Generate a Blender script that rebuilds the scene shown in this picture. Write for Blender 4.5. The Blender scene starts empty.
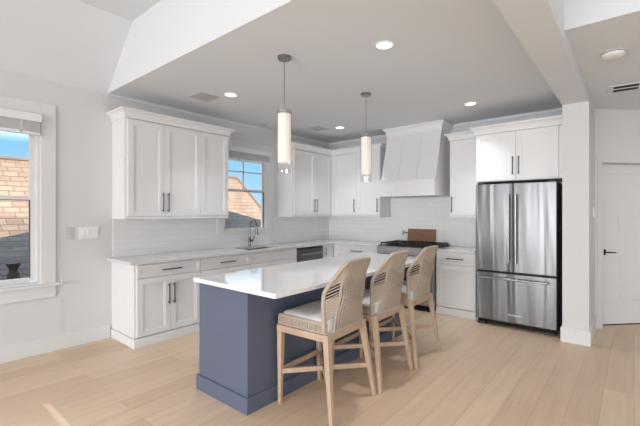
import bpy, bmesh, math, random
from mathutils import Vector, Matrix
R = math.radians
random.seed(4)
S = bpy.context.scene
COL = S.collection

# ------------------------------------------------------------------ camera
F_PX, YAW, Y0, CAMH = 375.0, 0.697, 212.3, 1.42
cam_d = bpy.data.cameras.new('camera'); cam = bpy.data.objects.new('camera', cam_d)
COL.objects.link(cam); S.camera = cam
cam.location = (0, 0, CAMH); cam.rotation_euler = (R(90), 0, YAW)
cam_d.sensor_width = 36; cam_d.lens = 36 * F_PX / 640
cam_d.shift_y = -(213 - Y0) / 640; cam_d.clip_start = .05; cam_d.clip_end = 300

# ------------------------------------------------------------------ world, sun, lights, exposure
W = bpy.data.worlds.new('world'); S.world = W; W.use_nodes = True
nt = W.node_tree; nt.nodes.clear()
o_ = nt.nodes.new('ShaderNodeOutputWorld'); bg = nt.nodes.new('ShaderNodeBackground')
tc = nt.nodes.new('ShaderNodeTexCoord'); sx = nt.nodes.new('ShaderNodeSeparateXYZ')
rp = nt.nodes.new('ShaderNodeValToRGB')
nt.links.new(tc.outputs['Generated'], sx.inputs[0]); nt.links.new(sx.outputs['Z'], rp.inputs[0])
e = rp.color_ramp.elements
e[0].position = 0.0; e[0].color = (.46, .72, .88, 1)
e[1].position = .145; e[1].color = (.25, .57, .84, 1)
n = e.new(.19); n.color = (1.5, 1.55, 1.6, 1)
n = e.new(.5); n.color = (2.2, 2.25, 2.3, 1)
nt.links.new(rp.outputs[0], bg.inputs[0]); bg.inputs[1].default_value = 1.15
nt.links.new(bg.outputs[0], o_.inputs[0])

def light(name, typ, loc, rot, energy, color=(1, 1, 1), **k):
    d = bpy.data.lights.new(name, typ); d.energy = energy; d.color = color
    for a, b in k.items(): setattr(d, a, b)
    o = bpy.data.objects.new(name, d); COL.objects.link(o); o.location = loc; o.rotation_euler = rot
    return o
SUN_E = 19.6
light('sun', 'SUN', (20, 0, 10), (0, R(90 - SUN_E), 0), 3.0, (1, .95, .88), angle=R(.1))
# daylight of the living room's big windows, behind the camera
light('rear_window_light', 'AREA', (-.6, -6.6, 1.3), (R(76), 0, 0), 262, (.955, .98, 1), shape='RECTANGLE', size=5.6, size_y=2.1, spread=R(125))
light('hall_fill', 'AREA', (1.6, 4.6, 2.66), (0, 0, 0), 14, (.955, .98, 1), shape='DISK', size=.5)  # unseen fill lamp, added to brighten the pantry door and hall walls
light('living_fill', 'AREA', (-.6, -.9, 3.3), (R(-12), 0, 0), 56, (.955, .98, 1), shape='RECTANGLE', size=3.0, size_y=2.4, spread=R(140))  # added fill panel out of view, lifts floor, lower walls and kitchen front
light('side_window_light', 'AREA', (3.3, 1.2, 1.2), (R(94), 0, R(90)), 26, (.955, .98, 1), shape='RECTANGLE', size=3.4, size_y=2.0)

S.view_settings.view_transform = 'Standard'; S.view_settings.look = 'None'
S.view_settings.gamma = 1; S.view_settings.use_curve_mapping = False
S.view_settings.exposure = 0.1

# ------------------------------------------------------------------ materials
def srgb(c):
    return tuple(((x / 255) / 12.92 if x / 255 <= .04045 else ((x / 255 + .055) / 1.055) ** 2.4) for x in c) + (1,)
def mat(name, col, rough=.5, metal=0, **k):
    m = bpy.data.materials.new(name); m.use_nodes = True
    b = m.node_tree.nodes['Principled BSDF']
    b.inputs['Base Color'].default_value = srgb(col); b.inputs['Roughness'].default_value = rough
    b.inputs['Metallic'].default_value = metal
    for a, v in k.items(): b.inputs[a.replace('_', ' ')].default_value = v
    m.diffuse_color = srgb(col)
    return m
def nodes(m): return m.node_tree.nodes, m.node_tree.links, m.node_tree.nodes['Principled BSDF']
def speck(m, scale, amt, stretch=(1, 1, 1), bump=0, detail=3):
    N, L, b = nodes(m)
    t = N.new('ShaderNodeTexCoord'); mp = N.new('ShaderNodeMapping'); mp.inputs['Scale'].default_value = stretch
    no = N.new('ShaderNodeTexNoise'); no.inputs['Scale'].default_value = scale; no.inputs['Detail'].default_value = detail
    L.new(t.outputs['Object'], mp.inputs[0]); L.new(mp.outputs[0], no.inputs['Vector'])
    c = b.inputs['Base Color'].default_value[:]
    mx = N.new('ShaderNodeMix'); mx.data_type = 'RGBA'
    mx.inputs[6].default_value = tuple(x * (1 - amt) for x in c[:3]) + (1,)
    mx.inputs[7].default_value = tuple(min(1, x * (1 + amt)) for x in c[:3]) + (1,)
    L.new(no.outputs['Fac'], mx.inputs[0]); L.new(mx.outputs[2], b.inputs['Base Color'])
    if bump:
        bp = N.new('ShaderNodeBump'); bp.inputs['Strength'].default_value = bump; bp.inputs['Distance'].default_value = .01
        L.new(no.outputs['Fac'], bp.inputs['Height']); L.new(bp.outputs[0], b.inputs['Normal'])
    return m
M = {}
M['wall'] = speck(mat('wall_paint', (219, 220, 222), .85), 120, .01)
M['ceil'] = speck(mat('ceiling_paint', (227, 231, 236), .9), 120, .01)
M['trim'] = mat('trim_paint', (226, 227, 229), .45)
M['cab'] = mat('cabinet_paint', (236, 237, 239), .4)
M['quartz'] = speck(mat('white_quartz', (240, 240, 241), .03, Specular_IOR_Level=.6), 9, .01)
M['quartz2'] = speck(mat('pale_grey_quartz', (218, 219, 221), .12), 9, .004)
M['navy'] = speck(mat('navy_paint', (93, 102, 124), .42), 30, .03)
M['pull'] = mat('dark_nickel', (104, 104, 107), .35, .9)
M['nickel'] = mat('brushed_nickel', (150, 148, 146), .3, 1)
M['chrome'] = mat('chrome', (205, 207, 210), .12, 1)
M['black'] = mat('black_iron', (22, 22, 24), .5)
M['gap'] = mat('dark_gap', (12, 12, 13), .8)
M['dkglass'] = mat('black_glass', (10, 10, 12), .06)
M['plate'] = mat('white_plastic', (240, 240, 240), .4)
M['greyplate'] = mat('grey_plastic', (204, 205, 207), .45)
M['cushion'] = speck(mat('cushion_linen', (206, 205, 205), .95), 160, .05, bump=.2)
M['rope'] = speck(mat('sand_rope', (184, 170, 156), .9), 190, .16, bump=.4)
M['wood'] = speck(mat('pale_stool_wood', (190, 165, 143), .55), 14, .30, (1, 1, .12), bump=.05, detail=6)
M['dwsteel'] = mat('dark_stainless', (112, 113, 115), .4, .9)
M['faucet'] = mat('dark_brushed_steel', (104, 104, 106), .25, 1)
M['casegrey'] = mat('window_gasket', (96, 97, 100), .6)
M['board'] = speck(mat('walnut_board', (136, 98, 74), .5), 10, .4, (.5, 3, 8), detail=6)
M['ventslot'] = mat('vent_slot_dark', (40, 40, 42), .8)
M['ventgrey'] = mat('vent_grille_paint', (196, 196, 198), .7)

def steel(name, col=(190, 192, 195), streak=True):
    m = mat(name, col, .36, 1); N, L, b = nodes(m)
    t = N.new('ShaderNodeTexCoord'); mp = N.new('ShaderNodeMapping'); mp.inputs['Scale'].default_value = (4.5, 4.5, .35)
    no = N.new('ShaderNodeTexNoise'); no.inputs['Scale'].default_value = 1.3; no.inputs['Detail'].default_value = 1.5
    no.inputs['Distortion'].default_value = .6
    bp = N.new('ShaderNodeBump'); bp.inputs['Strength'].default_value = .28; bp.inputs['Distance'].default_value = .05
    L.new(t.outputs['Object'], mp.inputs[0]); L.new(mp.outputs[0], no.inputs['Vector'])
    L.new(no.outputs['Fac'], bp.inputs['Height']); L.new(bp.outputs[0], b.inputs['Normal'])
    return m
M['steel'] = steel('stainless_steel', (128, 129, 132))
M['steel2'] = mat('stainless_trim', (170, 172, 175), .3, 1)

def brickmat(name, c1, c2, mortar, bw, rh, ms, plane, rough=.3, bump=.3, sq=1.0, tone=0):
    m = mat(name, c1, rough); N, L, b = nodes(m)
    t = N.new('ShaderNodeTexCoord'); s = N.new('ShaderNodeSeparateXYZ'); c = N.new('ShaderNodeCombineXYZ')
    L.new(t.outputs['Object'], s.inputs[0])
    L.new(s.outputs[plane[0]], c.inputs[0]); L.new(s.outputs[plane[1]], c.inputs[1])
    br = N.new('ShaderNodeTexBrick'); L.new(c.outputs[0], br.inputs['Vector'])
    br.inputs['Color1'].default_value = srgb(c1); br.inputs['Color2'].default_value = srgb(c2)
    br.inputs['Mortar'].default_value = srgb(mortar); br.inputs['Scale'].default_value = 1
    br.inputs['Mortar Size'].default_value = ms; br.inputs['Brick Width'].default_value = bw
    br.inputs['Row Height'].default_value = rh; br.inputs['Mortar Smooth'].default_value = .1
    br.offset = .37 if tone else .5
    out = br.outputs['Color']
    if tone:
        no = N.new('ShaderNodeTexNoise'); no.inputs['Scale'].default_value = 3.0; no.inputs['Detail'].default_value = 7
        mp = N.new('ShaderNodeMapping'); mp.inputs['Scale'].default_value = (.5, 7, 1)
        L.new(c.outputs[0], mp.inputs[0]); L.new(mp.outputs[0], no.inputs['Vector'])
        hs = N.new('ShaderNodeHueSaturation'); mr = N.new('ShaderNodeMapRange')
        mr.inputs['To Min'].default_value = 1 - tone; mr.inputs['To Max'].default_value = 1 + tone
        L.new(no.outputs['Fac'], mr.inputs['Value']); L.new(mr.outputs[0], hs.inputs['Value'])
        L.new(out, hs.inputs['Color']); out = hs.outputs['Color']
    L.new(out, b.inputs['Base Color'])
    bp = N.new('ShaderNodeBump'); bp.invert = True; bp.inputs['Strength'].default_value = bump; bp.inputs['Distance'].default_value = .003
    L.new(br.outputs['Fac'], bp.inputs['Height']); L.new(bp.outputs[0], b.inputs['Normal'])
    return m
M['floor'] = brickmat('oak_planks', (220, 196, 170), (207, 181, 154), (184, 159, 135), 1.9, .185, .0018, ('Y', 'X'), .42, .25, tone=.16)
M['tileL'] = brickmat('white_tile_left', (240, 240, 241), (236, 236, 237), (226, 226, 227), .30, .075, .002, ('Y', 'Z'), .15, .18)
M['tileB'] = brickmat('white_tile_back', (240, 240, 241), (236, 236, 237), (226, 226, 227), .30, .075, .002, ('X', 'Z'), .15, .18)
M['tan'] = brickmat('tan_shingles', (172, 147, 127), (148, 124, 105), (124, 103, 88), .30, .13, .012, ('Y', 'Z'), .9, .5, tone=.28)
M['slate'] = brickmat('slate_shingles', (62, 65, 70), (50, 53, 58), (34, 36, 40), .40, .085, .010, ('Y', 'Z'), .9, .5, tone=.3)

def glassmat(name, tint=(1, 1, 1), ior=1.3):
    m = bpy.data.materials.new(name); m.use_nodes = True; N = m.node_tree.nodes; L = m.node_tree.links; N.clear()
    o = N.new('ShaderNodeOutputMaterial'); tr = N.new('ShaderNodeBsdfTransparent'); gl = N.new('ShaderNodeBsdfGlossy')
    tr.inputs[0].default_value = tint + (1,); gl.inputs['Roughness'].default_value = .02
    fr = N.new('ShaderNodeFresnel'); fr.inputs[0].default_value = ior; mx = N.new('ShaderNodeMixShader')
    L.new(fr.outputs[0], mx.inputs[0]); L.new(tr.outputs[0], mx.inputs[1]); L.new(gl.outputs[0], mx.inputs[2]); L.new(mx.outputs[0], o.inputs[0])
    return m
M['glass'] = glassmat('window_glass', (.97, .98, .98))
M['clear'] = glassmat('clear_glass', (.985, .985, .985), 1.12)
_n = M['clear'].node_tree.nodes; _m = [q for q in _n if q.type == 'MIX_SHADER'][0]
M['clear'].node_tree.links.remove(_m.inputs[0].links[0]); _m.inputs[0].default_value = .13
def emis(name, col, st):
    m = mat(name, (240, 240, 240), .5); b = m.node_tree.nodes['Principled BSDF']
    b.inputs['Emission Color'].default_value = srgb(col); b.inputs['Emission Strength'].default_value = st
    return m
M['canlight'] = emis('lit_lens', (255, 250, 242), 3)
M['frost'] = emis('lit_frosted_glass', (255, 232, 208), .44)

# ------------------------------------------------------------------ helpers
def tag(o, label=None, cat=None, group=None, kind=None):
    if label: o['label'] = label
    if cat: o['category'] = cat
    if group: o['group'] = group
    if kind: o['kind'] = kind
    return o
def thing(name, label, cat, loc=(0, 0, 0), group=None, rz=0):
    o = bpy.data.objects.new(name, None); COL.objects.link(o); o.location = loc; o.rotation_euler = (0, 0, rz)
    o.empty_display_size = .1
    return tag(o, label, cat, group)
def wloc(p):
    v = Vector((0, 0, 0))
    while p is not None: v += p.location; p = p.parent
    return v
class B:
    """collects shapes in world coordinates and links them as ONE mesh"""
    def __init__(s): s.bm = bmesh.new()
    def box(s, x0, x1, y0, y1, z0, z1, bev=0, mtx=None):
        b = bmesh.new(); bmesh.ops.create_cube(b, size=1)
        for v in b.verts:
            v.co = Vector(((x0 + x1) / 2 + v.co.x * abs(x1 - x0), (y0 + y1) / 2 + v.co.y * abs(y1 - y0), (z0 + z1) / 2 + v.co.z * abs(z1 - z0)))
        if bev: bmesh.ops.bevel(b, geom=b.edges[:], offset=bev, segments=2, affect='EDGES', profile=.5)
        s._add(b, mtx); return s
    def _add(s, b, mtx=None):
        if mtx is not None: b.transform(mtx)
        bmesh.ops.recalc_face_normals(b, faces=b.faces[:])
        me = bpy.data.meshes.new('t'); b.to_mesh(me); b.free(); s.bm.from_mesh(me); bpy.data.meshes.remove(me)
    def poly(s, pts, vec):
        """prism: planar outline pts extruded by vec"""
        b = bmesh.new(); a = [b.verts.new(p) for p in pts]; v = Vector(vec); c = [b.verts.new(Vector(p) + v) for p in pts]
        b.faces.new(a); b.faces.new(c[::-1]); n_ = len(pts)
        for i in range(n_): b.faces.new((a[i], a[(i + 1) % n_], c[(i + 1) % n_], c[i]))
        s._add(b); return s
    def loft(s, rings, cap=True, closed=False):
        b = bmesh.new(); rr = [[b.verts.new(p) for p in r] for r in rings]; k = len(rings[0]); m_ = len(rr)
        for i in range(m_ if closed else m_ - 1):
            for j in range(k):
                b.faces.new((rr[i][j], rr[i][(j + 1) % k], rr[(i + 1) % m_][(j + 1) % k], rr[(i + 1) % m_][j]))
        if cap and not closed: b.faces.new(rr[0]); b.faces.new(rr[-1])
        s._add(b); return s
    def tube(s, pts, r, k=8, closed=False):
        pts = [Vector(p) for p in pts]; m_ = len(pts); rs = r if isinstance(r, (list, tuple)) else [r] * m_
        rings = []; prev = None
        for i, p in enumerate(pts):
            if closed: t = pts[(i + 1) % m_] - pts[i - 1]
            else: t = pts[min(i + 1, m_ - 1)] - pts[max(i - 1, 0)]
            t.normalize()
            if prev is None:
                a = Vector((0, 0, 1)) if abs(t.z) < .9 else Vector((1, 0, 0))
                u = t.cross(a).normalized()
            else: u = (prev - t * prev.dot(t)).normalized()
            prev = u; w = t.cross(u)
            rings.append([p + (u * math.cos(q) + w * math.sin(q)) * rs[i] for q in [2 * math.pi * j / k for j in range(k)]])
        return s.loft(rings, True, closed)
    def lathe(s, prof, c, k=32, cap=True):
        rings = [[Vector((c[0] + r * math.cos(2 * math.pi * j / k), c[1] + r * math.sin(2 * math.pi * j / k), c[2] + z)) for j in range(k)] for r, z in prof]
        return s.loft(rings, cap)
    def build(s, name, m, parent=None, smooth=False, bevel=0):
        w = wloc(parent) if parent is not None else None
        if w is not None: s.bm.transform(Matrix.Translation(-w))
        me = bpy.data.meshes.new(name); s.bm.to_mesh(me); s.bm.free()
        me.materials.append(M[m])
        if smooth:
            for p in me.polygons: p.use_smooth = True
            me.set_sharp_from_angle(angle=R(40))
        o = bpy.data.objects.new(name, me); COL.objects.link(o)
        if parent is not None: o.parent = parent
        if bevel:
            md = o.modifiers.new('bevel', 'BEVEL'); md.width = bevel; md.segments = 2; md.limit_method = 'ANGLE'
        return o
def struct(b, name, m, **k): return tag(b.build(name, m, **k), kind='structure')

def shaker(b, face, a0, a1, z0, z1, f, t=.02, st=.055, rec=.008):
    """shaker front: face 'x' -> looks towards +x, spans y a0..a1, back at x=f; face 'y' -> looks towards -y, spans x, back at y=f"""
    def bx(p0, p1, q0, q1, d0, d1, bev=0):
        if face == 'x': b.box(f + d0, f + d1, p0, p1, q0, q1, bev)
        else: b.box(p0, p1, f - d1, f - d0, q0, q1, bev)
    bx(a0, a0 + st, z0, z1, 0, t, .0015); bx(a1 - st, a1, z0, z1, 0, t, .0015)
    bx(a0 + st, a1 - st, z0, z0 + st, 0, t, .0015); bx(a0 + st, a1 - st, z1 - st, z1, 0, t, .0015)
    g = .012
    bx(a0 + st - .001, a1 - st + .001, z0 + st - .001, z1 - st + .001, 0, t - rec - .004)
    # stepped bead inside the frame
    bx(a0 + st, a0 + st + g, z0 + st, z1 - st, 0, t - .005); bx(a1 - st - g, a1 - st, z0 + st, z1 - st, 0, t - .005)
    bx(a0 + st + g, a1 - st - g, z0 + st, z0 + st + g, 0, t - .005); bx(a0 + st + g, a1 - st - g, z1 - st - g, z1 - st, 0, t - .005)
def pull(face, horiz, a, z, f, L, parent, name='handle', m='pull', r=.007):
    """bar pull centred at a,z standing off the surface f"""
    b = B()
    def P(p, q, d): return (f + d, p, q) if face == 'x' else (p, f - d, q)
    h = L / 2
    if horiz:
        b.tube([P(a - h, z, .032), P(a + h, z, .032)], r); ends = [(a - h + .02, z), (a + h - .02, z)]
    else:
        b.tube([P(a, z - h, .032), P(a, z + h, .032)], r); ends = [(a, z - h + .02), (a, z + h - .02)]
    for p, q in ends: b.tube([P(p, q, -.001), P(p, q, .032)], r * .9)
    return b.build(name, m, parent, smooth=True)
def door(face, a0, a1, z0, z1, f, parent, hpos=None, hz=None, L=.22, name='door', st=.06):
    g = .0015; b = B(); shaker(b, face, a0 + g, a1 - g, z0 + g, z1 - g, f, st=st)
    o = b.build(name, 'cab', parent)
    if hpos is not None: pull(face, False, hpos, hz, f + .02 if face == 'x' else f - .02, L, o)
    return o
def drawer(face, a0, a1, z0, z1, f, parent, handle=True, L=.23):
    g = .0015; b = B(); shaker(b, face, a0 + g, a1 - g, z0 + g, z1 - g, f, st=.032)
    o = b.build('drawer', 'cab', parent)
    if handle: pull(face, True, (a0 + a1) / 2, (z0 + z1) / 2, f + .02 if face == 'x' else f - .02, L, o)
    return o

# ------------------------------------------------------------------ setting
XL, YB = -4.565, 5.72         # inner faces of left and back walls
YK = 1.71                     # where the kitchen's flat ceiling starts
ZK, ZH, ZV, ZB = 2.765, 2.685, 3.375, 2.6
XR, YR = 3.6, -7.0            # right and rear walls of the living room
WT = .16
struct(B().box(XL - WT, XR + WT, YR - WT, 9.0, -.12, 0), 'floor', 'floor')
# left wall with two window openings
W1 = (.20, 1.09, .70, 2.40); W2 = (3.27, 4.15, 1.145, 2.40)
b = B(); x0, x1 = XL - WT, XL
ZT = 2.9
b.box(x0, x1, YR - WT, W1[0], 0, ZT); b.box(x0, x1, W1[0], W1[1], 0, W1[2]); b.box(x0, x1, W1[0], W1[1], W1[3], ZT)
b.box(x0, x1, W1[1], W2[0], 0, ZT); b.box(x0, x1, W2[0], W2[1], 0, W2[2]); b.box(x0, x1, W2[0], W2[1], W2[3], ZT)
b.box(x0, x1, W2[1], YB + WT, 0, ZT)
struct(b, 'wall_left', 'wall')
struct(B().box(XL, -.365, YB, YB + WT, 0, ZT), 'wall_back', 'wall')
# wing wall beside the refrigerator
struct(B().box(-.605, -.365, 4.88, YB, 0, ZB), 'wall_wing', 'wall')
# diagonal wall with the pantry door
DA = R(46); du = Vector((math.cos(DA), math.sin(DA), 0)); dn = Vector((math.sin(DA), -math.cos(DA), 0)); D0 = Vector((-.375, 5.655, 0))
def dbox(b, s0, s1, z0, z1, d0, d1, bev=0):
    """box on the diagonal wall: s along it, d out of it towards the room"""
    mt = Matrix(((du.x, dn.x, 0, D0.x), (du.y, dn.y, 0, D0.y), (0, 0, 1, 0), (0, 0, 0, 1)))
    return b.box(s0, s1, d0, d1, z0, z1, bev, mt)
b = B(); dbox(b, -.02, .115, 0, ZH, -.16, 0); dbox(b, .115, .895, 2.03, ZH, -.16, 0); dbox(b, .895, 2.4, 0, ZH, -.16, 0)
struct(b, 'wall_diagonal', 'wall')
struct(B().box(XR, XR + WT, YR - WT, .81, 0, 3.5).box(XR, XR + WT, .848, 9, 0, 3.5).box(XR, XR + WT, .81, .848, 2.53, 3.5), 'wall_right', 'wall')
struct(B().box(XL - WT, XR + WT, YR - WT, YR, 0, 3.5), 'wall_rear', 'wall')
struct(B().box(1.25, XR, 8.0, 8.16, 0, 3), 'wall_hall', 'wall')
# ceilings: kitchen soffit box, sloped and flat part of the living room, beam, hall
struct(B().box(XL - WT, -.59, YK, YB + WT, ZK, ZV + .1), 'ceiling', 'ceil')
struct(B().box(-.605, -.37, YK, YB + WT, ZB, ZV + .1), 'ceiling_beam', 'ceil')
struct(B().box(-.37, XR, 3.09, 9.0, ZH, ZV + .1), 'ceiling_hall', 'ceil')
b = B(); sl = [(XL - WT, YR - WT, 2.765 - WT * .96), (XL, YR - WT, 2.765), (-3.94, YR - WT, ZV), (-3.94, YR - WT, ZV + .1), (XL - WT, YR - WT, ZV - .4)]
b.poly(sl, (0, YK - YR + WT, 0))
struct(b, 'ceiling_slope', 'ceil')
struct(B().box(-3.94, XR + WT, YR - WT, 3.09, ZV, ZV + .12), 'ceiling_living', 'ceil')
# baseboards
bb = .155; bt = .016
struct(B().box(XL, XL + bt, YR, 1.735, 0, bb, .003), 'baseboard_left', 'trim')
struct(B().box(-.605 - bt, -.365 + bt, 4.88 - bt, 4.88, 0, bb, .003).box(-.365, -.365 + bt, 4.88, 5.64, 0, bb, .003).box(-.605 - bt, -.605, 4.88, 4.99, 0, bb, .003), 'baseboard_wing', 'trim')
b = B(); dbox(b, .02, .045, 0, bb, 0, bt, .003); struct(b, 'baseboard_diagonal', 'trim')
# ceiling line trim above the cabinets
struct(B().box(XL, XL + .018, YK + .002, YB, ZK - .035, ZK).box(XL + .018, -.605, YB - .018, YB, ZK - .035, ZK), 'trim_1', 'trim')

# windows
def window(nm, Y0_, Y1_, Z0, Z1, glass, grid, casing, stool):
    gy0, gy1, gz0, gz1 = glass; zm = (gz0 + gz1) / 2
    root = bpy.data.objects.new(nm, None); COL.objects.link(root); root.location = (XL, (Y0_ + Y1_) / 2, Z0); tag(root, kind='structure')
    b = B(); xo = XL - WT
    f = .03
    b.box(xo, XL + .001, Y0_, Y0_ + f, Z0, Z1); b.box(xo, XL + .001, Y1_ - f, Y1_, Z0, Z1)
    b.box(xo, XL + .001, Y0_ + f, Y1_ - f, Z0, Z0 + .02); b.box(xo, XL + .001, Y0_ + f, Y1_ - f, Z1 - .02, Z1)
    b.build('window_frame', 'trim', root)
    # sashes: upper outside, lower inside
    for k, (z0, z1, xx) in enumerate(((zm - .02, gz1, xo + .035), (gz0, zm + .02, xo + .065))):
        b = B(); y0 = Y0_ + f; y1 = Y1_ - f
        b.box(xx, xx + .03, y0, gy0, z0 - .03 if k else z0, z1 + .02 if not k else z1)
        b.box(xx, xx + .03, gy1, y1, z0 - .03 if k else z0, z1 + .02 if not k else z1)
        if k: b.box(xx, xx + .03, gy0, gy1, Z0 + .02, z0); b.box(xx, xx + .03, gy0, gy1, zm - .015, zm + .015)
        else: b.box(xx, xx + .03, gy0, gy1, z1, Z1 - .02); b.box(xx, xx + .03, gy0, gy1, zm - .018, zm + .012)
        if not k and grid:
            ym = (gy0 + gy1) / 2; zz = (zm + gz1) / 2
            b.box(xx + .006, xx + .024, ym - .009, ym + .009, zm, z1); b.box(xx + .006, xx + .024, gy0, gy1, zz - .009, zz + .009)
        o = b.build('sash', 'trim', root)
        B().box(xx + .013, xx + .017, gy0 - .005, gy1 + .005, (z0 if not k else gz0) - .004, z1 + .004).build('pane', 'glass', o)
    b = B(); g = .007; xx = xo + .065
    b.box(xx + .008, xx + .031, gy0 - .001, gy0 + g, gz0, zm - .015); b.box(xx + .008, xx + .031, gy1 - g, gy1 + .001, gz0, zm - .015)
    b.box(xx + .008, xx + .031, gy0 + g, gy1 - g, zm - .021, zm - .014)
    b.build('gasket', 'casegrey', o)
    cy0, cy1, cz0, cz1 = casing; b = B()
    b.box(XL, XL + .02, cy0, Y0_ + .005, cz0, cz1, .003); b.box(XL, XL + .02, Y1_ - .005, cy1, cz0, cz1, .003)
    b.box(XL, XL + .0195, Y0_ + .005, Y1_ - .005, Z1 - .005, cz1, .003)
    if not stool: b.box(XL, XL + .0195, Y0_ + .005, Y1_ - .005, cz0, Z0 + .005, .003)
    b.build('casing', 'trim', root)
    if stool:
        B().box(XL - .06, XL + .045, cy0 - .035, cy1 + .035, Z0 - .03, Z0 + .0, .005).build('window_sill', 'trim', root)
        B().box(XL, XL + .018, cy0, cy1, Z0 - .145, Z0 - .03, .003).build('apron', 'trim', root)
    return root
window('window_1', *W1[:2], *W1[2:], (.29, 1.015, .766, 2.35), True, (.08, 1.21, .70, 2.515), True)
window('window_2', *W2[:2], *W2[2:], (3.33, 4.10, 1.18, 2.335), True, (3.155, 4.25, 1.09, 2.50), False)

# pantry door in the diagonal wall
dr = bpy.data.objects.new('door_1', None); COL.objects.link(dr); dr.location = D0 + du * .5; tag(dr, kind='structure')
b = B(); s0, s1 = .118, .892
def dd(*a): dbox(b, *a)
st = .125; zt = 2.025; t0, t1 = -.152, -.115; m0, m1 = (s0 + s1) / 2 - .05, (s0 + s1) / 2 + .05
dd(s0, s0 + st, .012, zt, t0, t1); dd(s1 - st, s1, .012, zt, t0, t1)
dd(s0 + st, s1 - st, zt - .12, zt, t0, t1); dd(s0 + st, s1 - st, 1.36, 1.485, t0, t1); dd(s0 + st, s1 - st, .012, .30, t0, t1); dd(m0, m1, .30, 1.36, t0, t1)
dd(s0 + st, s1 - st, .30, zt - .12, t0, t1 - .016)
b.build('door_leaf', 'trim', dr)
b = B(); dbox(b, .045, .113, 0, 2.03, 0, .006, .002); dbox(b, .897, .965, 0, 2.03, 0, .006, .002); dbox(b, .045, .965, 2.03, 2.10, 0, .006, .002)
b.build('door_casing', 'wall', dr)
b = B(); dbox(b, .115, .895, .0, .006, -.16, -.11)
b.build('threshold', 'gap', dr)  # near-black strip standing in for the shade in the gap under the leaf
def dp(s_, z_, d_): return D0 + du * s_ + dn * d_ + Vector((0, 0, z_))
b = B(); dbox(b, .236, .262, .885, .955, t1, t1 + .008, .002)
b.tube([dp(.249, .92, t1), dp(.249, .92, t1 + .05)], .009); b.tube([dp(.245, .92, t1 + .05), dp(.365, .915, t1 + .05)], [.009, .007])
b.build('door_handle', 'black', dr, smooth=True)

# backsplash tile
b = B(); tx = .010
y0 = 1.765
b.box(XL, XL + tx, y0, 3.155, .905, 1.347); b.box(XL, XL + tx, 3.155, 4.25, .905, 1.09); b.box(XL, XL + tx, 4.25, YB, .905, 1.347)
struct(b, 'wall_left_backsplash', 'tileL')
b = B(); b.box(XL + tx, -1.60, YB - tx, YB, .905, 1.347).box(-3.195, -2.045, YB - tx, YB, 1.347, 1.75)
struct(b, 'wall_back_backsplash', 'tileB')

# ------------------------------------------------------------------ left run of base cabinets
CX = -3.995       # carcass front; doors sit in front of it to -3.975
def base_left(y0, y1, label, drawers, doors, handle=True, end=False):
    r = thing('base_cabinet', label, 'cabinet', ((XL + CX) / 2, (y0 + y1) / 2, 0), 'base cabinets of the left run')
    b = B()
    if handle: b.box(XL + .002, CX, y0 + .001, y1 - .001, .10, .872)
    else: b.box(XL + .002, CX, y0 + .001, y0 + .02, .10, .872).box(XL + .002, CX, y1 - .02, y1 - .001, .10, .872).box(XL + .002, XL + .015, y0 + .02, y1 - .02, .10, .872).box(XL + .015, CX, y0 + .02, y1 - .02, .10, .12).box(CX - .018, CX, y0 + .02, y1 - .02, .12, .872)
    b.build('body', 'cab', r)
    b = B().box(XL + .002, CX + .028, y0 + (-.010 if end else .001), y1 - .001, .0, .095, .003)
    b.build('plinth', 'cab', r)
    for a, c, hd in drawers: drawer('x', a, c, .722, .862, CX, r, hd)
    for a, c, hp in doors: door('x', a, c, .105, .715, CX, r, hp, .52, .23)
    return r
base_left(1.75, 2.53, 'white base cabinet at the free end of the sink run, nearest the left window', [(1.775, 2.527, True)], [(1.775, 2.145, 2.117), (2.145, 2.527, 2.178)], end=True)
base_left(2.53, 3.28, 'white base cabinet directly left of the sink cabinet, one drawer with a bar pull', [(2.533, 3.277, True)], [(2.533, 2.905, 2.875), (2.905, 3.277, 2.935)])
base_left(3.28, 4.195, 'white sink base cabinet with a plain false front without pull, under the faucet', [(3.283, 4.192, False)], [(3.283, 3.74, 3.71), (3.74, 4.192, 3.77)], handle=False)
# dishwasher
r = thing('dishwasher', 'stainless dishwasher built in under the counter right of the sink', 'dishwasher', (-4.27, 4.51, 0))
B().box(XL + .03, CX, 4.202, 4.818, .02, .868).build('body', 'gap', r)
B().box(CX, CX + .028, 4.206, 4.814, .11, .835, .004).build('door', 'dwsteel', r)
B().box(CX, CX + .029, 4.206, 4.814, .838, .866, .003).build('control_strip', 'dkglass', r)
B().tube([(CX + .065, 4.26, .765), (CX + .065, 4.79, .765)], .010).tube([(CX + .025, 4.29, .775), (CX + .065, 4.29, .775)], .007).tube([(CX + .025, 4.73, .775), (CX + .065, 4.73, .775)], .007).build('handle', 'steel2', r, smooth=True)
B().box(CX - .03, CX + .005, 4.206, 4.814, .0, .105).build('kick_plate', 'gap', r)
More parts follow.
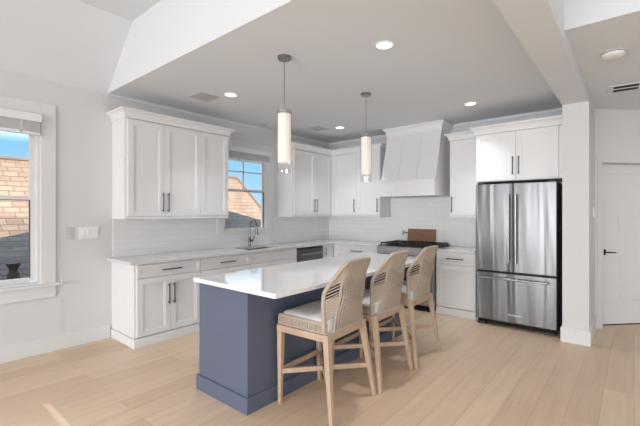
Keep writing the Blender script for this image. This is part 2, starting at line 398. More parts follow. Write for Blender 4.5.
# corner cabinet
r = thing('corner_base_cabinet', 'white corner base cabinet filling the angle between dishwasher and back run', 'cabinet', (-4.25, 5.3, 0))
BY = 5.135     # back run carcass front; doors to 5.115
B().poly([(XL + .002, 4.822, .10), (CX, 4.822, .10), (CX, BY, .10), (-3.90, BY, .10), (-3.90, YB - .002, .10), (XL + .002, YB - .002, .10)], (0, 0, .772)).build('body', 'cab', r)
B().box(CX, CX + .02, 4.83, 5.10, .105, .862, .002).box(-3.97, -3.90, BY - .02, BY, .105, .862, .002).build('filler_panel', 'cab', r)
pull('x', False, 4.875, .765, CX + .02, .13, r)
B().box(CX - .05, CX + .028, 4.822, 5.107, 0, .095, .002).box(CX - .05, -3.90, 5.107, BY + .04, 0, .095, .002).build('plinth', 'cab', r)
def base_back(x0, x1, label, doors, drs):
    r = thing('base_cabinet', label, 'cabinet', ((x0 + x1) / 2, (BY + YB) / 2, 0))
    B().box(x0 + .001, x1 - .001, BY, YB - .002, .10, .872).build('body', 'cab', r)
    B().box(x0 + .001, x1 - .001, BY - .028, BY + .03, 0, .095, .003).build('plinth', 'cab', r)
    for a, c in drs: drawer('y', a, c, .70, .862, BY, r, L=.235)
    for a, c, hp in doors: door('y', a, c, .105, .693, BY, r, hp, .50, .2)
    return r
base_back(-3.90, -3.07, 'white base cabinet between the corner and the left side of the range', [(-3.897, -3.485, -3.52), (-3.485, -3.073, -3.45)], [(-3.897, -3.073)])
base_back(-2.145, -1.60, 'white single-door base cabinet with one drawer, between range and refrigerator', [(-2.142, -1.603, None)], [(-2.142, -1.603)])

# countertops
ZC, ZS = .905, .874
b = B(); xe = -3.94; ye = 5.085
SY0, SY1, SX0, SX1 = 3.31, 3.93, -4.41, -4.045
b.box(XL + .001, xe, 1.70, SY0, ZS, ZC); b.box(XL + .001, SX0, SY0, SY1, ZS, ZC); b.box(SX1, xe, SY0, SY1, ZS, ZC)
b.box(XL + .001, xe, SY1, YB - .011, ZS, ZC); b.box(xe, -3.066, ye, YB - .011, ZS, ZC)
tag(b.build('countertop', 'quartz2'), 'pale L-shaped quartz countertop along the sink wall and around the corner to the range', 'countertop')
tag(B().box(-2.149, -1.602, ye, YB - .011, ZS, ZC, .002).build('countertop', 'quartz2'), 'short pale quartz countertop between the range and the refrigerator', 'countertop')
# sink
r = thing('sink', 'dark undermount sink sunk in the counter below the window', 'sink', ((SX0 + SX1) / 2, (SY0 + SY1) / 2, .70))
b = B(); w = .006; zb = .69
b.box(SX0 - w, SX1 + w, SY0 - w, SY1 + w, zb - w, zb); b.box(SX0 - w, SX0, SY0 - w, SY1 + w, zb, ZS); b.box(SX1, SX1 + w, SY0 - w, SY1 + w, zb, ZS)
b.box(SX0, SX1, SY0 - w, SY0, zb, ZS); b.box(SX0, SX1, SY1, SY1 + w, zb, ZS)
M['sinksteel'] = mat('dark_sink_composite', (34, 35, 38), .4, 0)
b.build('basin', 'sinksteel', r)
B().lathe([(.04, 0), (.04, .006), (.025, .004)], (-4.25, 3.67, zb), 20).build('drain', 'chrome', r)
# faucet
fy, fx = 3.68, -4.475
r = thing('faucet', 'chrome gooseneck kitchen faucet behind the sink', 'faucet', (fx, fy, ZC))
B().lathe([(.028, 0), (.028, .012), (.02, .02), (.019, .12), (.016, .125)], (fx, fy, ZC), 20).build('base', 'faucet', r, smooth=True)
arc = [(fx, fy, ZC + .12), (fx, fy, ZC + .30)] + [(fx + .075 - .075 * math.cos(a), fy + .01, ZC + .30 + .095 * math.sin(a)) for a in [R(q) for q in range(20, 181, 20)]] + [(fx + .150, fy + .01, ZC + .27)]
B().tube(arc, .0115, 12).build('spout', 'faucet', r, smooth=True)
B().tube([(fx + .150, fy + .01, ZC + .28), (fx + .155, fy + .01, ZC + .17)], [.014, .019], 12).build('spray_head', 'faucet', r, smooth=True)
B().tube([(fx, fy, ZC + .085), (fx + .02, fy + .05, ZC + .085)], .016, 12).tube([(fx + .018, fy + .045, ZC + .085), (fx + .03, fy + .075, ZC + .15)], [.008, .006], 8).build('lever', 'faucet', r, smooth=True)

# ------------------------------------------------------------------ upper cabinets
UX, UY = -4.235, 5.375
ZU0, ZU1 = 1.345, 2.45
def crown_prof(z0, z1, out):
    h = z1 - z0
    return [(0, z0), (.012, z0), (.012, z0 + h * .28), (out * .45, z0 + h * .6), (out * .8, z0 + h * .78), (out, z0 + h * .8), (out, z1), (0, z1)]
def crown(path, z0, z1, out, name, parent):
    """path: list of (x,y, ox,oy) corners; ox,oy is the outward mitre offset per unit of projection"""
    pr = crown_prof(z0, z1, out)
    rings = [[(x + ox * d, y + oy * d, z) for d, z in pr] for x, y, ox, oy in path]
    b = B(); b.loft(rings); return b.build(name, 'cab', parent)
# first left unit
r = thing('upper_cabinet', 'white three-door wall cabinet left of the sink window', 'cabinet', (-4.4, 2.44, ZU0))
B().box(XL + .002, UX, 1.757, 3.105, ZU0, ZU1).build('body', 'cab', r)
B().box(UX - .01, UX + .012, 1.757, 3.105, ZU0, ZU0 + .028, .002).build('light_rail', 'cab', r)
for a, c, hp in ((1.785, 2.205, 2.172), (2.205, 2.68, 2.238), (2.68, 3.103, None)):
    door('x', a, c, 1.377, 2.44, UX, r, hp, 1.535, .225)
crown([(XL + .003, 1.757, 0, -1), (UX + .02, 1.757, 1, -1), (UX + .02, 3.105, 1, 1), (XL + .003, 3.105, 0, 1)], ZU1, 2.545, .06, 'crown', r)
B().box(XL + .003, UX + .02, 1.757, 3.105, ZU1, 2.54).build('top_panel', 'cab', r)
# L-shaped corner: left wall unit and back unit
r = thing('upper_cabinet', 'white two-door wall cabinet right of the sink window, running into the corner', 'cabinet', (-4.4, 4.86, ZU0))
B().box(XL + .002, UX, 4.36, YB - .003, ZU0, ZU1).build('body', 'cab', r)
B().box(UX - .01, UX + .012, 4.36, 5.355, ZU0, ZU0 + .028, .002).build('light_rail', 'cab', r)
for a, c, hp in ((4.385, 4.90, 4.865), (4.90, 5.352, 4.935)):
    door('x', a, c, 1.377, 2.44, UX, r, hp, 1.535, .225)
crown([(XL + .003, 4.36, 0, -1), (UX + .02, 4.36, 1, -1), (UX + .02, 5.355, 1, -1), (UX + .02, 5.66, 1, -1)][:2] + [(UX + .02, 5.355, 1, -1)], ZU1, 2.545, .06, 'crown', r)
B().box(XL + .003, UX + .02, 4.36, YB - .003, ZU1, 2.54).build('top_panel', 'cab', r)
r = thing('upper_cabinet', 'white two-door wall cabinet left of the range hood on the back wall', 'cabinet', (-3.7, 5.55, ZU0))
B().box(UX + .001, -3.2, UY, YB - .003, ZU0, ZU1).build('body', 'cab', r)
B().box(UX + .013, -3.2, UY - .012, UY + .01, ZU0, ZU0 + .028, .002).build('light_rail', 'cab', r)
B().box(UX + .021, -4.165, UY - .02, UY, 1.377, 2.44).build('filler_panel', 'cab', r)
for a, c, hp in ((-4.165, -3.665, -3.70), (-3.665, -3.203, -3.24)):
    door('y', a, c, 1.377, 2.44, UY, r, hp, 1.535, .225)
crown([(UX + .021, UY - .02, 1, -1), (-3.2, UY - .02, 1, -1), (-3.2, YB - .003, 1, 0)], ZU1, 2.545, .06, 'crown', r)
B().box(UX + .021, -3.2, UY - .02, YB - .003, ZU1, 2.54).build('top_panel', 'cab', r)
# right of the hood
r = thing('upper_cabinet', 'narrow white single-door wall cabinet between range hood and refrigerator', 'cabinet', (-1.82, 5.55, ZU0))
B().box(-2.04, -1.60, UY, YB - .003, ZU0, ZU1).build('body', 'cab', r)
B().box(-2.04, -1.60, UY - .012, UY + .01, ZU0, ZU0 + .028, .002).build('light_rail', 'cab', r)
door('y', -2.038, -1.603, 1.377, 2.44, UY, r, -2.005, 1.535, .225)
crown([(-2.04, YB - .003, -1, 0), (-2.04, UY - .02, -1, -1), (-1.60, UY - .02, 0, -1)], ZU1, 2.545, .06, 'crown', r)
B().box(-2.04, -1.60, UY - .02, YB - .003, ZU1, 2.54).build('top_panel', 'cab', r)
# cabinet over the refrigerator with its side panels
r = thing('refrigerator_cabinet', 'deep white two-door cabinet over the refrigerator', 'cabinet', (-1.1, 5.4, 1.82))
FY = 5.12
B().box(-1.595, -.61, FY, YB - .003, 1.815, 2.43).build('body', 'cab', r)
B().box(-1.598, -1.583, FY + .03, YB - .003, 0, 1.815).build('side_panel', 'cab', r)
B().box(-.665, -.61, FY - .018, FY, 1.82, 2.425, .002).build('filler_panel', 'cab', r)
for a, c, hp in ((-1.592, -1.118, -1.15), (-1.118, -.668, -1.083)):
    door('y', a, c, 1.822, 2.425, FY, r, hp, 2.0, .225)
crown([(-1.595, YB - .003, -1, 0), (-1.595, FY - .02, -1, -1), (-.611, FY - .02, 0, -1)], 2.43, 2.53, .06, 'crown', r)
B().box(-1.595, -.611, FY - .02, YB - .003, 2.43, 2.525).build('top_panel', 'cab', r)

# ------------------------------------------------------------------ range hood
r = thing('range_hood', 'white tapered wooden range hood with a straight lower band', 'range hood', (-2.615, 5.4, 1.667))
hx0, hx1 = -3.06, -2.165
b = B()
def hood_y(z):
    t = (z - 1.9) / (2.64 - 1.9); return 5.135 + .225 * t ** .85
zs = [1.9 + .74 * i / 10 for i in range(11)]
w3 = (hx1 - hx0) / 3; g = .003
for k in range(3):
    a0 = hx0 + w3 * k + (g if k else 0); a1 = hx0 + w3 * (k + 1) - (g if k < 2 else 0)
    b.loft([[(a0, hood_y(z), z), (a1, hood_y(z), z), (a1, YB - .003, z), (a0, YB - .003, z)] for z in zs])
b.loft([[(hx0 + .002, hood_y(z) + .006, z), (hx1 - .002, hood_y(z) + .006, z), (hx1 - .002, YB - .004, z), (hx0 + .002, YB - .004, z)] for z in zs])
b.build('canopy', 'cab', r)
b = B(); b.box(hx0 - .004, hx1 + .004, 5.112, YB - .003, 1.672, 1.895)
for k in range(3): b.box(hx0 - .004 + (g if k else 0) + w3 * k, hx0 + w3 * (k + 1) - g + (.004 + g if k == 2 else 0), 5.108, 5.114, 1.674, 1.893)
b.box(hx0 - .012, hx1 + .012, 5.098, YB - .003, 1.888, 1.904, .003); b.box(hx0 - .01, hx1 + .01, 5.10, YB - .003, 1.662, 1.676, .003)
b.build('band', 'cab', r)
yt = hood_y(2.64)
crown([(hx0, YB - .003, -1, 0), (hx0, yt, -1, -1), (hx1, yt, 1, -1), (hx1, YB - .003, 1, 0)], 2.63, ZK - .002, .055, 'crown', r)
B().box(hx0 + .001, hx1 - .001, yt + .001, YB - .003, 2.64, ZK - .004).build('top_panel', 'cab', r)
B().box(hx0 + .12, hx1 - .12, 5.22, 5.58, 1.655, 1.668, .003).build('filter_insert', 'steel2', r)

# ------------------------------------------------------------------ range
r = thing('range', 'stainless gas range with black grates under the hood', 'range', (-2.61, 5.38, 0))
rx0, rx1 = -3.062, -2.152
B().box(rx0, rx1, 5.10, YB - .03, .09, .895).build('body', 'steel2', r)
B().box(rx0, rx1, 5.03, 5.10, .79, .905, .006).build('control_panel', 'steel2', r)
o = B().box(rx0 + .003, rx1 - .003, 5.05, 5.10, .22, .782, .004).build('oven_door', 'steel2', r)
B().box(rx0 + .12, rx1 - .12, 5.046, 5.052, .34, .66, .002).build('oven_window', 'dkglass', o)
B().tube([(rx0 + .06, 5.0, .735), (rx1 - .06, 5.0, .735)], .011, 10).tube([(rx0 + .1, 5.0, .735), (rx0 + .1, 5.055, .735)], .009).tube([(rx1 - .1, 5.0, .735), (rx1 - .1, 5.055, .735)], .009).build('oven_handle', 'steel2', o, smooth=True)
B().box(rx0 + .003, rx1 - .003, 5.06, 5.10, .085, .213, .003).build('bottom_drawer', 'steel2', r)
B().box(rx0 + .02, rx1 - .02, 5.09, 5.2, .0, .085).build('kick_plate', 'gap', r)
B().box(rx0, rx1, 5.08, YB - .03, .895, .915, .003).build('cooktop', 'black', r)
for k in range(3):
    gx0 = rx0 + .02 + k * .292; gx1 = gx0 + .286; b = B(); zt_ = .955
    for y in (5.11, 5.63): b.box(gx0, gx1, y, y + .014, zt_ - .018, zt_, .002)
    for x in (gx0, gx1 - .014): b.box(x, x + .014, 5.11, 5.644, zt_ - .018, zt_, .002)
    for q in range(1, 4): b.box(gx0 + .286 * q / 4 - .006, gx0 + .286 * q / 4 + .006, 5.12, 5.64, zt_ - .014, zt_)
    for y in (5.24, 5.37, 5.50): b.box(gx0, gx1, y, y + .012, zt_ - .014, zt_)
    for x in (gx0, gx1 - .014):
        for y in (5.11, 5.63): b.box(x, x + .014, y, y + .014, .914, zt_ - .01)
    b.build('grate', 'black', r)
for x, y in ((-2.91, 5.24), (-2.91, 5.50), (-2.607, 5.37), (-2.305, 5.24), (-2.305, 5.50)):
    B().lathe([(.05, 0), (.05, .008), (.034, .012), (.034, .022), (.0, .022)][:4], (x, y, .914), 20).build('burner', 'black', r)
# cutting board leaning on the tile
r = thing('cutting_board', 'brown wooden cutting board leaning on the tile behind the range', 'cutting board', (-2.62, 5.66, .956))
tilt = Matrix.Translation((0, 5.655, .957)) @ Matrix.Rotation(R(-9), 4, 'X') @ Matrix.Translation((0, -5.655, -.957))
b = B(); b.box(-2.86, -2.385, 5.645, 5.667, .957, 1.152, .006, tilt)
b.build('board', 'board', r)
b = B(); b.box(-2.935, -2.858, 5.648, 5.664, 1.078, 1.10, .004, tilt); b.box(-2.955, -2.93, 5.646, 5.666, 1.055, 1.125, .006, tilt)
b.build('handle', 'nickel', r)

# ------------------------------------------------------------------ refrigerator
r = thing('refrigerator', 'stainless french-door refrigerator with a bottom freezer drawer', 'refrigerator', (-1.12, 5.35, 0))
fx0, fx1, fs = -1.568, -.672, -1.128
M['case'] = mat('fridge_case', (60, 61, 64), .5, .3)
B().box(fx0 + .005, fx1 - .003, 5.075, YB - .03, .055, 1.765).build('case', 'case', r)
B().box(fx0, fs - .003, 5.0, 5.07, .685, 1.775, .008).build('door', 'steel', r)
o1 = r.children[-1] if r.children else None
def fr_handle(pts, ends, parent):
    b = B(); b.tube(pts, .0125, 12)
    for p, q in ends: b.tube([p, q], .010, 10)
    return b.build('handle', 'steel2', parent, smooth=True)
d1 = [o for o in bpy.data.objects if o.parent == r and o.name.startswith('door')][0]
d2 = B().box(fs + .003, fx1, 5.0, 5.07, .685, 1.775, .008).build('door', 'steel', r)
for d, x in ((d1, fs - .040), (d2, fs + .040)):
    fr_handle([(x, 4.94, .80), (x, 4.94, 1.64)], [((x, 4.94, .83), (x, 5.003, .83)), ((x, 4.94, 1.61), (x, 5.003, 1.61))], d)
d3 = B().box(fx0, fx1, 5.0, 5.07, .068, .668, .008).build('freezer_drawer', 'steel', r)
fr_handle([(-1.51, 4.94, .605), (-.745, 4.94, .605)], [((-1.48, 4.94, .605), (-1.48, 5.003, .605)), ((-.775, 4.94, .605), (-.775, 5.003, .605))], d3)
cu = bpy.data.curves.new('badge', 'FONT'); cu.body = 'KitchenAid'; cu.size = .034; cu.extrude = .0012; cu.align_x = 'CENTER'
to = bpy.data.objects.new('badge', cu); COL.objects.link(to)
dg = bpy.context.evaluated_depsgraph_get(); me = bpy.data.meshes.new_from_object(to.evaluated_get(dg)); COL.objects.unlink(to); bpy.data.objects.remove(to)
me.transform(Matrix.Translation(Vector((-1.105, 4.9985, .155)) - wloc(d3)) @ Matrix.Rotation(R(90), 4, 'X'))
me.materials.clear(); me.materials.append(M['plate'])
bo = bpy.data.objects.new('badge', me); COL.objects.link(bo); bo.parent = d3; bo['label'] = 'pale raised lettering badge'
B().box(fx0 + .02, fx1 - .02, 5.05, 5.08, .022, .062).build('toe_grille', 'gap', r)
for x in (fx0 + .07, fx1 - .07): B().box(x - .05, x + .05, 5.01, 5.12, 0, .03, .004).build('foot', 'ventslot' if 0 else 'case', r)
for x in (fx0 + .05, fx1 - .05): B().box(x - .035, x + .035, 5.03, 5.11, 1.775, 1.795, .004).build('hinge_cover', 'case', r)

# ------------------------------------------------------------------ island
r = thing('kitchen_island', 'navy blue kitchen island with a base moulding, carrying the white top', 'kitchen island', (-2.38, 2.85, 0))
ix0, ix1, iy0, iy1 = -2.69, -2.085, 1.695, 4.00
B().box(ix0, ix1, iy0, iy1, .0, .872, .002).build('body', 'navy', r)
B().box(ix0 - .018, ix1 + .018, iy0 - .018, iy1 + .018, 0, .115, .004).build('base_moulding', 'navy', r)
tag(B().box(-2.668, -1.73, 1.628, 4.07, .873, .905, .003).build('island_countertop', 'quartz'), 'glossy white quartz top overhanging the navy island', 'countertop')

# ------------------------------------------------------------------ counter stools
def stool(loc, rz):
    r = thing('counter_stool', 'rope-back counter stool', 'stool', loc, 'counter stools at the island')
    r.location = (0, 0, 0)
    ys = (-1, 1)
    def leg(p0, p1, a0, a1):
        b = B(); p0 = Vector(p0); p1 = Vector(p1)
        b.loft([[(p0.x + sx_ * a0 / 2, p0.y + sy_ * a0 / 2, p0.z) for sx_, sy_ in ((-1, -1), (1, -1), (1, 1), (-1, 1))],
                [(p1.x + sx_ * a1 / 2, p1.y + sy_ * a1 / 2, p1.z) for sx_, sy_ in ((-1, -1), (1, -1), (1, 1), (-1, 1))]])
        return b.build('leg', 'wood', r, bevel=.004)
    fl = {}; bl = {}
    for s_ in ys:
        fl[s_] = ((-.232, s_ * .232, .575), (-.230, s_ * .243, 0)); leg(*fl[s_], .044, .027)
        bl[s_] = ((.190, s_ * .232, .575), (.272, s_ * .288, 0)); leg(*bl[s_], .046, .028)
    def at(l, z): t = (l[0][2] - z) / l[0][2]; return Vector(l[0]).lerp(Vector(l[1]), t)
    def bar(p, q, w=.024, h=.036):
        p = Vector(p); q = Vector(q); d = (q - p).normalized(); n_ = d.cross(Vector((0, 0, 1))).normalized() * w / 2; u = Vector((0, 0, h / 2)); b = B()
        b.loft([[c - n_ - u, c + n_ - u, c + n_ + u, c - n_ + u] for c in (p, q)]); return b.build('stretcher', 'wood', r, bevel=.003)
    z = .237
    bar(at(fl[-1], z), at(bl[1], z)); bar(at(fl[1], z - .0), at(bl[-1], z)); bar(at(fl[-1], z + .01), at(fl[1], z + .01), .024, .038)
    b = B()
    b.box(-.255, .214, -.256, -.224, .536, .585, .004); b.box(-.255, .214, .224, .256, .536, .585, .004)
    b.box(-.255, -.223, -.23, .23, .536, .585, .004); b.box(.182, .214, -.23, .23, .536, .585, .004)
    b.build('seat_frame', 'wood', r)
    # seat rope: cords wrapped round the seat rail
    b = B(); x0, x1, yy = -.250, .190, .248; z0, z1 = .587, .665
    b.tube([(x1, -yy + .006, z1 - .012), (x0 + .05, -yy + .006, z1 - .006), (x0 + .02, -yy + .014, z1 - .008), (x0 + .008, -yy + .04, z1 - .01), (x0 + .008, yy - .04, z1 - .01), (x0 + .02, yy - .014, z1 - .008), (x0 + .05, yy - .006, z1 - .006), (x1, yy - .006, z1 - .012)], .012, 8)
    b.tube([(x1, -yy + .006, z0 + .008), (x0 + .008, -yy + .006, z0 + .008), (x0 + .008, yy - .006, z0 + .008), (x1, yy - .006, z0 + .008)], .010, 8)
    n_ = 42
    for i in range(n_):
        x = x0 + .012 + (x1 - x0 - .016) * i / (n_ - 1); skip = (i % 7 == 6)
        if skip: continue
        zt_ = z1 - .004 - (.016 if i < 2 else 0)
        for s_ in ys: b.tube([(x, s_ * yy, z0 + .002), (x, s_ * (yy + .001), (z0 + zt_) / 2), (x, s_ * (yy - .004), zt_)], .0046, 5)
    for i in range(44):
        y = -yy + .012 + (2 * yy - .024) * i / 43
        if i % 7 == 6: continue
        b.tube([(x0 + .003, y, z0 + .002), (x0 - .001, y, (z0 + z1) / 2), (x0 + .003, y, z1 - .004)], .0046, 5)
    b.box(x0 + .006, x1, -yy + .004, -yy + .010, z0, z1 - .014); b.box(x0 + .006, x1, yy - .010, yy - .004, z0, z1 - .014); b.box(x0 + .006, x0 + .012, -yy + .006, yy - .006, z0, z1 - .014)
    b.build('seat_rope', 'rope', r, smooth=True)
    # cushion
    b = B(); rings = []
    for t, zz in ((.0, .596), (1, .604), (1, .664), (.955, .680), (.80, .690), (.4, .694)):
        hw = .235 * (t if t else .96); hx = .215 * (t if t else .96); cx_ = -.018; c_ = .04 * max(.3, t); k = []
        for sx_, sy_, a_ in ((1, 1, 0), (-1, 1, 90), (-1, -1, 180), (1, -1, 270)):
            for q in (0, 30, 60, 90):
                an = R(a_ + q); k.append((cx_ + sx_ * (hx - c_) + c_ * math.cos(an), sy_ * (hw - c_) + c_ * math.sin(an), zz))
        rings.append(k)
    b.loft(rings); b.build('cushion', 'cushion', r, smooth=True)
    # backrest frame
    half = [(.180, .236, .592), (.172, .242, .66), (.168, .243, .75), (.172, .242, .85), (.190, .235, .897), (.232, .208, .967), (.270, .182, 1.03), (.292, .163, 1.062), (.303, .140, 1.078)]
    top = [(.308, .07, 1.083), (.309, 0, 1.084), (.308, -.07, 1.083)]
    ring = half + top + [(x, -y, z) for x, y, z in half[::-1]] + [(.206, -.12, .590), (.210, 0, .590), (.206, .12, .590)]
    # smooth it with a closed catmull-rom
    def cr(P, k=4):
        out = []; n2 = len(P); P = [Vector(p) for p in P]
        for i in range(n2):
            a, b_, c, d = P[i - 1], P[i], P[(i + 1) % n2], P[(i + 2) % n2]
            for j in range(k):
                t = j / k; out.append(.5 * ((2 * b_) + (c - a) * t + (2 * a - 5 * b_ + 4 * c - d) * t * t + (3 * b_ - a - 3 * c + d) * t ** 3))
        return out
    b = B(); b.tube(cr(ring), .0145, 8, closed=True); b.build('back_frame', 'rope', r, smooth=True)
    # rope weave
    def side(zq):  # outer tube point at height zq
        for i in range(len(half) - 1):
            if half[i][2] <= zq <= half[i + 1][2]:
                t = (zq - half[i][2]) / (half[i + 1][2] - half[i][2]); return Vector(half[i]).lerp(Vector(half[i + 1]), t)
        return Vector(half[-1])
    def xback(y, zq):   # surface of the bowed back
        o = side(min(zq, 1.07)); lim = max(.02, o.y)
        d = .034 + .066 * min(1, (zq - .592) / .26)
        if zq > .85: d *= max(.12, 1 - (zq - .85) / .235)
        return o.x + d * (1 - min(1, abs(y) / (lim + .004)) ** 4)
    b = B(); yi = .168
    n_ = 13
    for i in range(n_):
        yb = -yi + 2 * yi * i / (n_ - 1); yt_ = yb * .84
        pts = []
        for k in range(9):
            t = k / 8; y = yb + (yt_ - yb) * t; zq = .592 + (1.076 - .592) * t
            pts.append((xback(y, zq) if 0 < k < 8 else (.206 if k == 0 else .305), y, zq))
        b.tube(pts, .0074, 6)
    for s_ in ys:
        rod = []
        for k in range(9):
            t = k / 8; y = s_ * (.172 - .022 * t); zq = .592 + .478 * t
            rod.append((xback(y, zq) if 0 < k < 8 else (.206 if k == 0 else .296), y, zq))
        b.tube(rod, .0065, 6)
        # open slanting cords between outer tube and rod
        for i in range(5):
            zq = .832 + .023 * i; p = side(zq); y1 = s_ * .160; z1_ = zq + .045
            b.tube([(p.x, s_ * p.y, zq), (xback(y1, z1_), y1, z1_)], .0042, 5)
        for i in range(8):
            zq = .945 + .013 * i; p = side(zq); y1 = s_ * .152; z1_ = min(1.066, zq + .045)
            b.tube([(p.x, s_ * p.y, zq), (xback(y1, z1_), y1, z1_)], .0066, 5)
        # crossing cords that run from the side up over the middle
        for i in range(6):
            zq = .70 + .022 * i; p = side(zq); pts = [(p.x, s_ * p.y, zq)]
            for k in range(1, 7):
                y = s_ * (.165 - .31 * (k / 6)); z_ = zq + .05 + .11 * (k / 6); pts.append((xback(y, z_) + .008, y, z_))
            b.tube(pts, .0052, 5)
        # dense lower side wing
        for i in range(9):
            zq = .685 + .0148 * i; p = side(zq); y1 = s_ * .165
            b.tube([(p.x, s_ * p.y, zq), (xback(y1, zq + .035), y1, zq + .035)], .0066, 5)
    b.build('back_rope', 'rope', r, smooth=True)
    r.location = loc; r.rotation_euler = (0, 0, rz)
    return r
def dup(root, loc, rz):
    r = root.copy(); COL.objects.link(r); r.location = loc; r.rotation_euler = (0, 0, rz)
    for ch in list(root.children):
        c = ch.copy(); COL.objects.link(c); c.parent = r
    return r
bpy.context.view_layer.update()
s1 = stool((-1.805, 2.208, 0), R(3)); bpy.context.view_layer.update()
s2 = dup(s1, (-1.806, 2.836, 0), R(2)); s3 = dup(s1, (-1.806, 3.470, 0), R(2))
s1['label'] = 'rope-back counter stool nearest the camera, at the near corner of the island'
s2['label'] = 'rope-back counter stool in the middle of the row of three at the island'
s3['label'] = 'rope-back counter stool farthest along the island, closest to the range'

# ------------------------------------------------------------------ pendants
def pendant(x, y, label):
    r = thing('pendant_light', label, 'pendant light', (x, y, ZK), 'pendants over the island')
    B().lathe([(.0, 0), (.060, 0), (.060, -.018), (.052, -.026), (.01, -.026)][1:], (x, y, ZK), 28).build('canopy', 'nickel', r, smooth=True)
    B().tube([(x, y, ZK - .02), (x, y, 2.33)], .0035, 8).build('rod', 'nickel', r, smooth=True)
    B().lathe([(.008, .035), (.010, .008), (.060, .002), (.062, -.034), (.05, -.036)], (x, y, 2.302), 28).build('cap', 'chrome', r, smooth=True)
    B().lathe([(.052, .0), (.056, -.01), (.056, -.41), (.050, -.42)], (x, y, 2.268), 28).build('inner_shade', 'frost', r, smooth=True)
    b = B(); b.lathe([(.066, 0), (.066, -.51), (.0665, -.518), (.062, -.52), (.0625, -.51), (.0625, 0)], (x, y, 2.285), 32, cap=False)
    b.build('glass_shade', 'clear', r, smooth=True)
pendant(-2.32, 2.29, 'glass cylinder pendant hanging over the near end of the island')
pendant(-2.33, 3.595, 'glass cylinder pendant hanging over the far end of the island, before the hood')

# ------------------------------------------------------------------ recessed ceiling lights
def can(x, y, label, lit=True, rad=.078, zc=ZK):
    r = thing('recessed_light', label, 'ceiling light', (x, y, zc), 'recessed lights in the kitchen ceiling' if lit else None)
    b = B(); b.lathe([(rad, 0), (rad, -.005), (rad * .82, -.008), (rad * .80, -.001)], (x, y, zc), 32, cap=False); b.build('trim_ring', 'plate' if lit else 'ventgrey', r, smooth=True)
    B().lathe([(rad * .81, 0), (rad * .81, -.003)], (x, y, zc), 32).build('lens', 'canlight' if lit else 'ventgrey', r)
    if lit: light('recessed_lamp', 'AREA', (x, y, zc - .012), (0, 0, 0), 3.4, (.97, .985, 1), shape='DISK', size=.12, spread=R(88))
can(-1.535, 2.64, 'lit recessed ceiling light nearest the camera, right of the pendants')
can(-3.53, 2.63, 'lit recessed ceiling light above the left wall cabinet')
can(-1.55, 4.75, 'lit recessed ceiling light in front of the refrigerator cabinet')
can(-3.57, 4.755, 'lit recessed ceiling light near the back left corner')
can(-4.36, 3.84, 'small unlit recessed ceiling light above the sink window', False, .06)
def vent(x, y, sx_, sy_, label):
    r = thing('ceiling_vent', label, 'vent', (x, y, ZK), 'square vents in the kitchen ceiling')
    b = B(); z0, z1 = ZK - .007, ZK; t = .022
    b.box(x - sx_, x + sx_, y - sy_, y - sy_ + t, z0, z1, .002); b.box(x - sx_, x + sx_, y + sy_ - t, y + sy_, z0, z1, .002)
    b.box(x - sx_, x - sx_ + t, y - sy_ + t, y + sy_ - t, z0, z1, .002); b.box(x + sx_ - t, x + sx_, y - sy_ + t, y + sy_ - t, z0, z1, .002)
    b.build('frame', 'ventgrey', r)
    b = B(); n_ = 9
    for i in range(n_):
        yy = y - sy_ + t + (2 * sy_ - 2 * t) * (i + .5) / n_; b.box(x - sx_ + t, x + sx_ - t, yy - .006, yy + .006, z0 + .001, z1 - .001)
    b.build('louvre', 'ventgrey', r)
    B().box(x - sx_ + t, x + sx_ - t, y - sy_ + t, y + sy_ - t, z1 - .001, z1).build('backing', 'greyplate', r)
vent(-3.835, 2.48, .13, .13, 'square white vent in the ceiling above the left wall cabinet')
vent(-3.88, 4.58, .13, .13, 'square white vent in the ceiling near the back corner')
# hall ceiling: smoke detector and register
r = thing('smoke_detector', 'round white smoke detector on the hall ceiling', 'smoke detector', (-.125, 3.76, ZH))
B().lathe([(.080, 0), (.080, -.010)], (-.125, 3.76, ZH), 32).build('base', 'ventgrey', r, smooth=True)
B().lathe([(.070, -.008), (.070, -.014)], (-.125, 3.76, ZH), 32).build('shadow_gap', 'ventslot', r)
B().lathe([(.076, -.014), (.074, -.030), (.058, -.042), (.02, -.044)], (-.125, 3.76, ZH), 32).build('cover', 'plate', r, smooth=True)
r = thing('ceiling_register', 'slotted air register with two dark slots in the hall ceiling', 'vent', (-.05, 4.93, ZH))
rb = Matrix.Translation((-.05, 4.93, 0)) @ Matrix.Rotation(R(4), 4, 'Z') @ Matrix.Translation((.05, -4.93, 0))
B().box(-.215, .105, 4.765, 5.035, ZH - .006, ZH, .002, rb).build('frame', 'ceil', r)
for y in (4.80, 4.925): B().box(-.165, .035, y, y + .075, ZH - .0075, ZH - .005, 0, rb).build('slot', 'ventslot', r)

# ------------------------------------------------------------------ wall plates
r = thing('light_switch', 'single grey switch plate on the left wall beside the window', 'light switch', (XL, 1.335, 1.2))
B().box(XL, XL + .008, 1.30, 1.37, 1.135, 1.262, .003).build('plate', 'greyplate', r)
B().box(XL + .007, XL + .012, 1.318, 1.352, 1.165, 1.232, .002).build('rocker', 'greyplate', r)
r = thing('light_switch', 'wide white three-gang switch plate left of the wall cabinet', 'light switch', (XL, 1.52, 1.2))
B().box(XL, XL + .008, 1.425, 1.615, 1.135, 1.262, .003).build('plate', 'plate', r)
for y in (1.465, 1.52, 1.575): B().box(XL + .007, XL + .012, y - .017, y + .017, 1.165, 1.232, .002).build('rocker', 'plate', r)
r = thing('light_switch', 'white switch plate on the side of the wing wall near the pantry door', 'light switch', (-.365, 5.45, 1.4))
B().box(-.365, -.355, 5.36, 5.48, 1.36, 1.475, .003).build('plate', 'plate', r)
B().box(-.356, -.350, 5.40, 5.44, 1.385, 1.45, .002).build('rocker', 'plate', r)

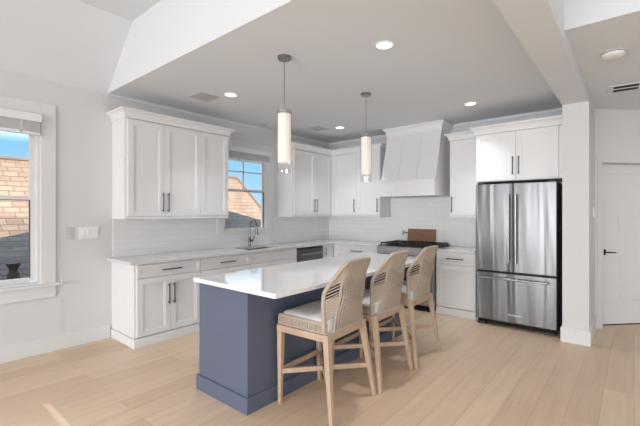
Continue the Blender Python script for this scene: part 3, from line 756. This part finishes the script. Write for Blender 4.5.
# ------------------------------------------------------------------ blind at window 1
def blind(y0, y1, zt_, label):
    r = thing('window_blind', label, 'blind', (XL, (y0 + y1) / 2, zt_ - .2), 'raised blinds of the left wall')
    B().box(XL + .021, XL + .075, y0 - .02, y1 + .015, zt_ - .078, zt_, .004).build('valance', 'cab', r)
    b = B()
    for i in range(9): b.box(XL + .024, XL + .066, y0, y1, zt_ - .09 - i * .0105, zt_ - .085 - i * .0105, .001)
    b.build('slat_stack', 'cab', r)
    B().box(XL + .023, XL + .068, y0, y1, zt_ - .207, zt_ - .184, .003).build('bottom_rail', 'cab', r)
    for y in (y0 + .2, y1 - .15): B().box(XL + .0675, XL + .0695, y - .012, y + .012, zt_ - .207, zt_ - .08).build('ladder_tape', 'greyplate', r)
blind(.19, 1.065, 2.388, 'raised white slatted blind under its valance at the left window')
blind(3.29, 4.13, 2.395, 'raised white slatted blind at the window above the sink')
r = thing('blind_cord', 'thin white blind cord hanging from the left window to the baseboard', 'cord', (XL + .03, 1.24, .3))
B().tube([(XL + .03, 1.222, 1.15), (XL + .028, 1.228, .85), (XL + .062, 1.252, .72), (XL + .060, 1.252, .66), (XL + .022, 1.246, .5), (XL + .02, 1.244, .18)], .0028, 6).build('cord', 'greyplate', r, smooth=True)
B().lathe([(.004, .02), (.009, .005), (.009, -.012), (.005, -.02)], (XL + .064, 1.252, .70), 12).build('cord_tassel', 'greyplate', r, smooth=True)

# ------------------------------------------------------------------ outside: neighbouring roofs
r = thing('house', 'neighbouring house with a sunlit tan shingle roof beyond the windows', 'house', (-14, 4, -6))
zr = 2.82; xr = -12.5; ze = -1.6; run = 5.2
b = B()
A = (xr, -6.0, zr); Bp = (xr, 9.62, zr)
c = [(xr + run, -10.0, ze), (xr + run, 9.65, ze), (xr - run, 9.65, ze), (xr - run, -10.0, ze)]
bm = b.bm; vs = [bm.verts.new(p) for p in (A, Bp) + tuple(c)]
bm.faces.new((vs[0], vs[2], vs[3], vs[1])); bm.faces.new((vs[1], vs[3], vs[4])); bm.faces.new((vs[1], vs[4], vs[5], vs[0])); bm.faces.new((vs[0], vs[5], vs[2])); bm.faces.new((vs[2], vs[5], vs[4], vs[3]))
bmesh.ops.recalc_face_normals(bm, faces=bm.faces[:])
b.build('roof', 'tan', r)
M['tancap'] = mat('ridge_cap_shingle', (138, 108, 86), .9)
B().tube([A, Bp], .07, 8).tube([Bp, c[1]], .06, 8).build('ridge_cap', 'tancap', r)
M['siding'] = mat('neighbour_siding', (200, 196, 188), .8)
B().box(xr - run + .4, xr + run - .4, -9.6, 9.3, -6.5, ze).build('wall', 'siding', r)
# lower slate roof next to our wall
r = thing('lower_slate_roof', 'dark grey shingle roof of the lower wing just outside the windows', 'roof', (-7, 5, -1))
b = B(); zr_ = lambda y: 1.79 + (y - 5.37) * (.225 if y < 5.37 else -.241)
for ya, yb_ in ((-5.0, 5.37), (5.37, 11.0)):
    bm = b.bm; q = [bm.verts.new(p) for p in ((-9.2, ya, zr_(ya)), (-9.2, yb_, zr_(yb_)), (-5.0, yb_, -.25), (-5.0, ya, -.25), (-9.2, ya, -3), (-9.2, yb_, -3), (-5.0, yb_, -3), (-5.0, ya, -3))]
    for f in ((0, 1, 2), (0, 2, 3), (0, 4, 5, 1), (3, 2, 6, 7), (0, 3, 7, 4), (1, 5, 6, 2)): bm.faces.new([q[k] for k in f])
bmesh.ops.recalc_face_normals(b.bm, faces=b.bm.faces[:])
b.build('roof_surface', 'slate', r)
r = thing('roof_vent', 'black flared roof vent on the slate roof outside the left window', 'vent', (-6.6, 1.6, .5))
vx, vy, vz = -7.5, 1.43, .42
B().lathe([(.085, -.12), (.085, .03), (.058, .07), (.058, .12), (.09, .16), (.09, .20)], (vx, vy, vz), 16).build('vent_body', 'gap', r, smooth=True)
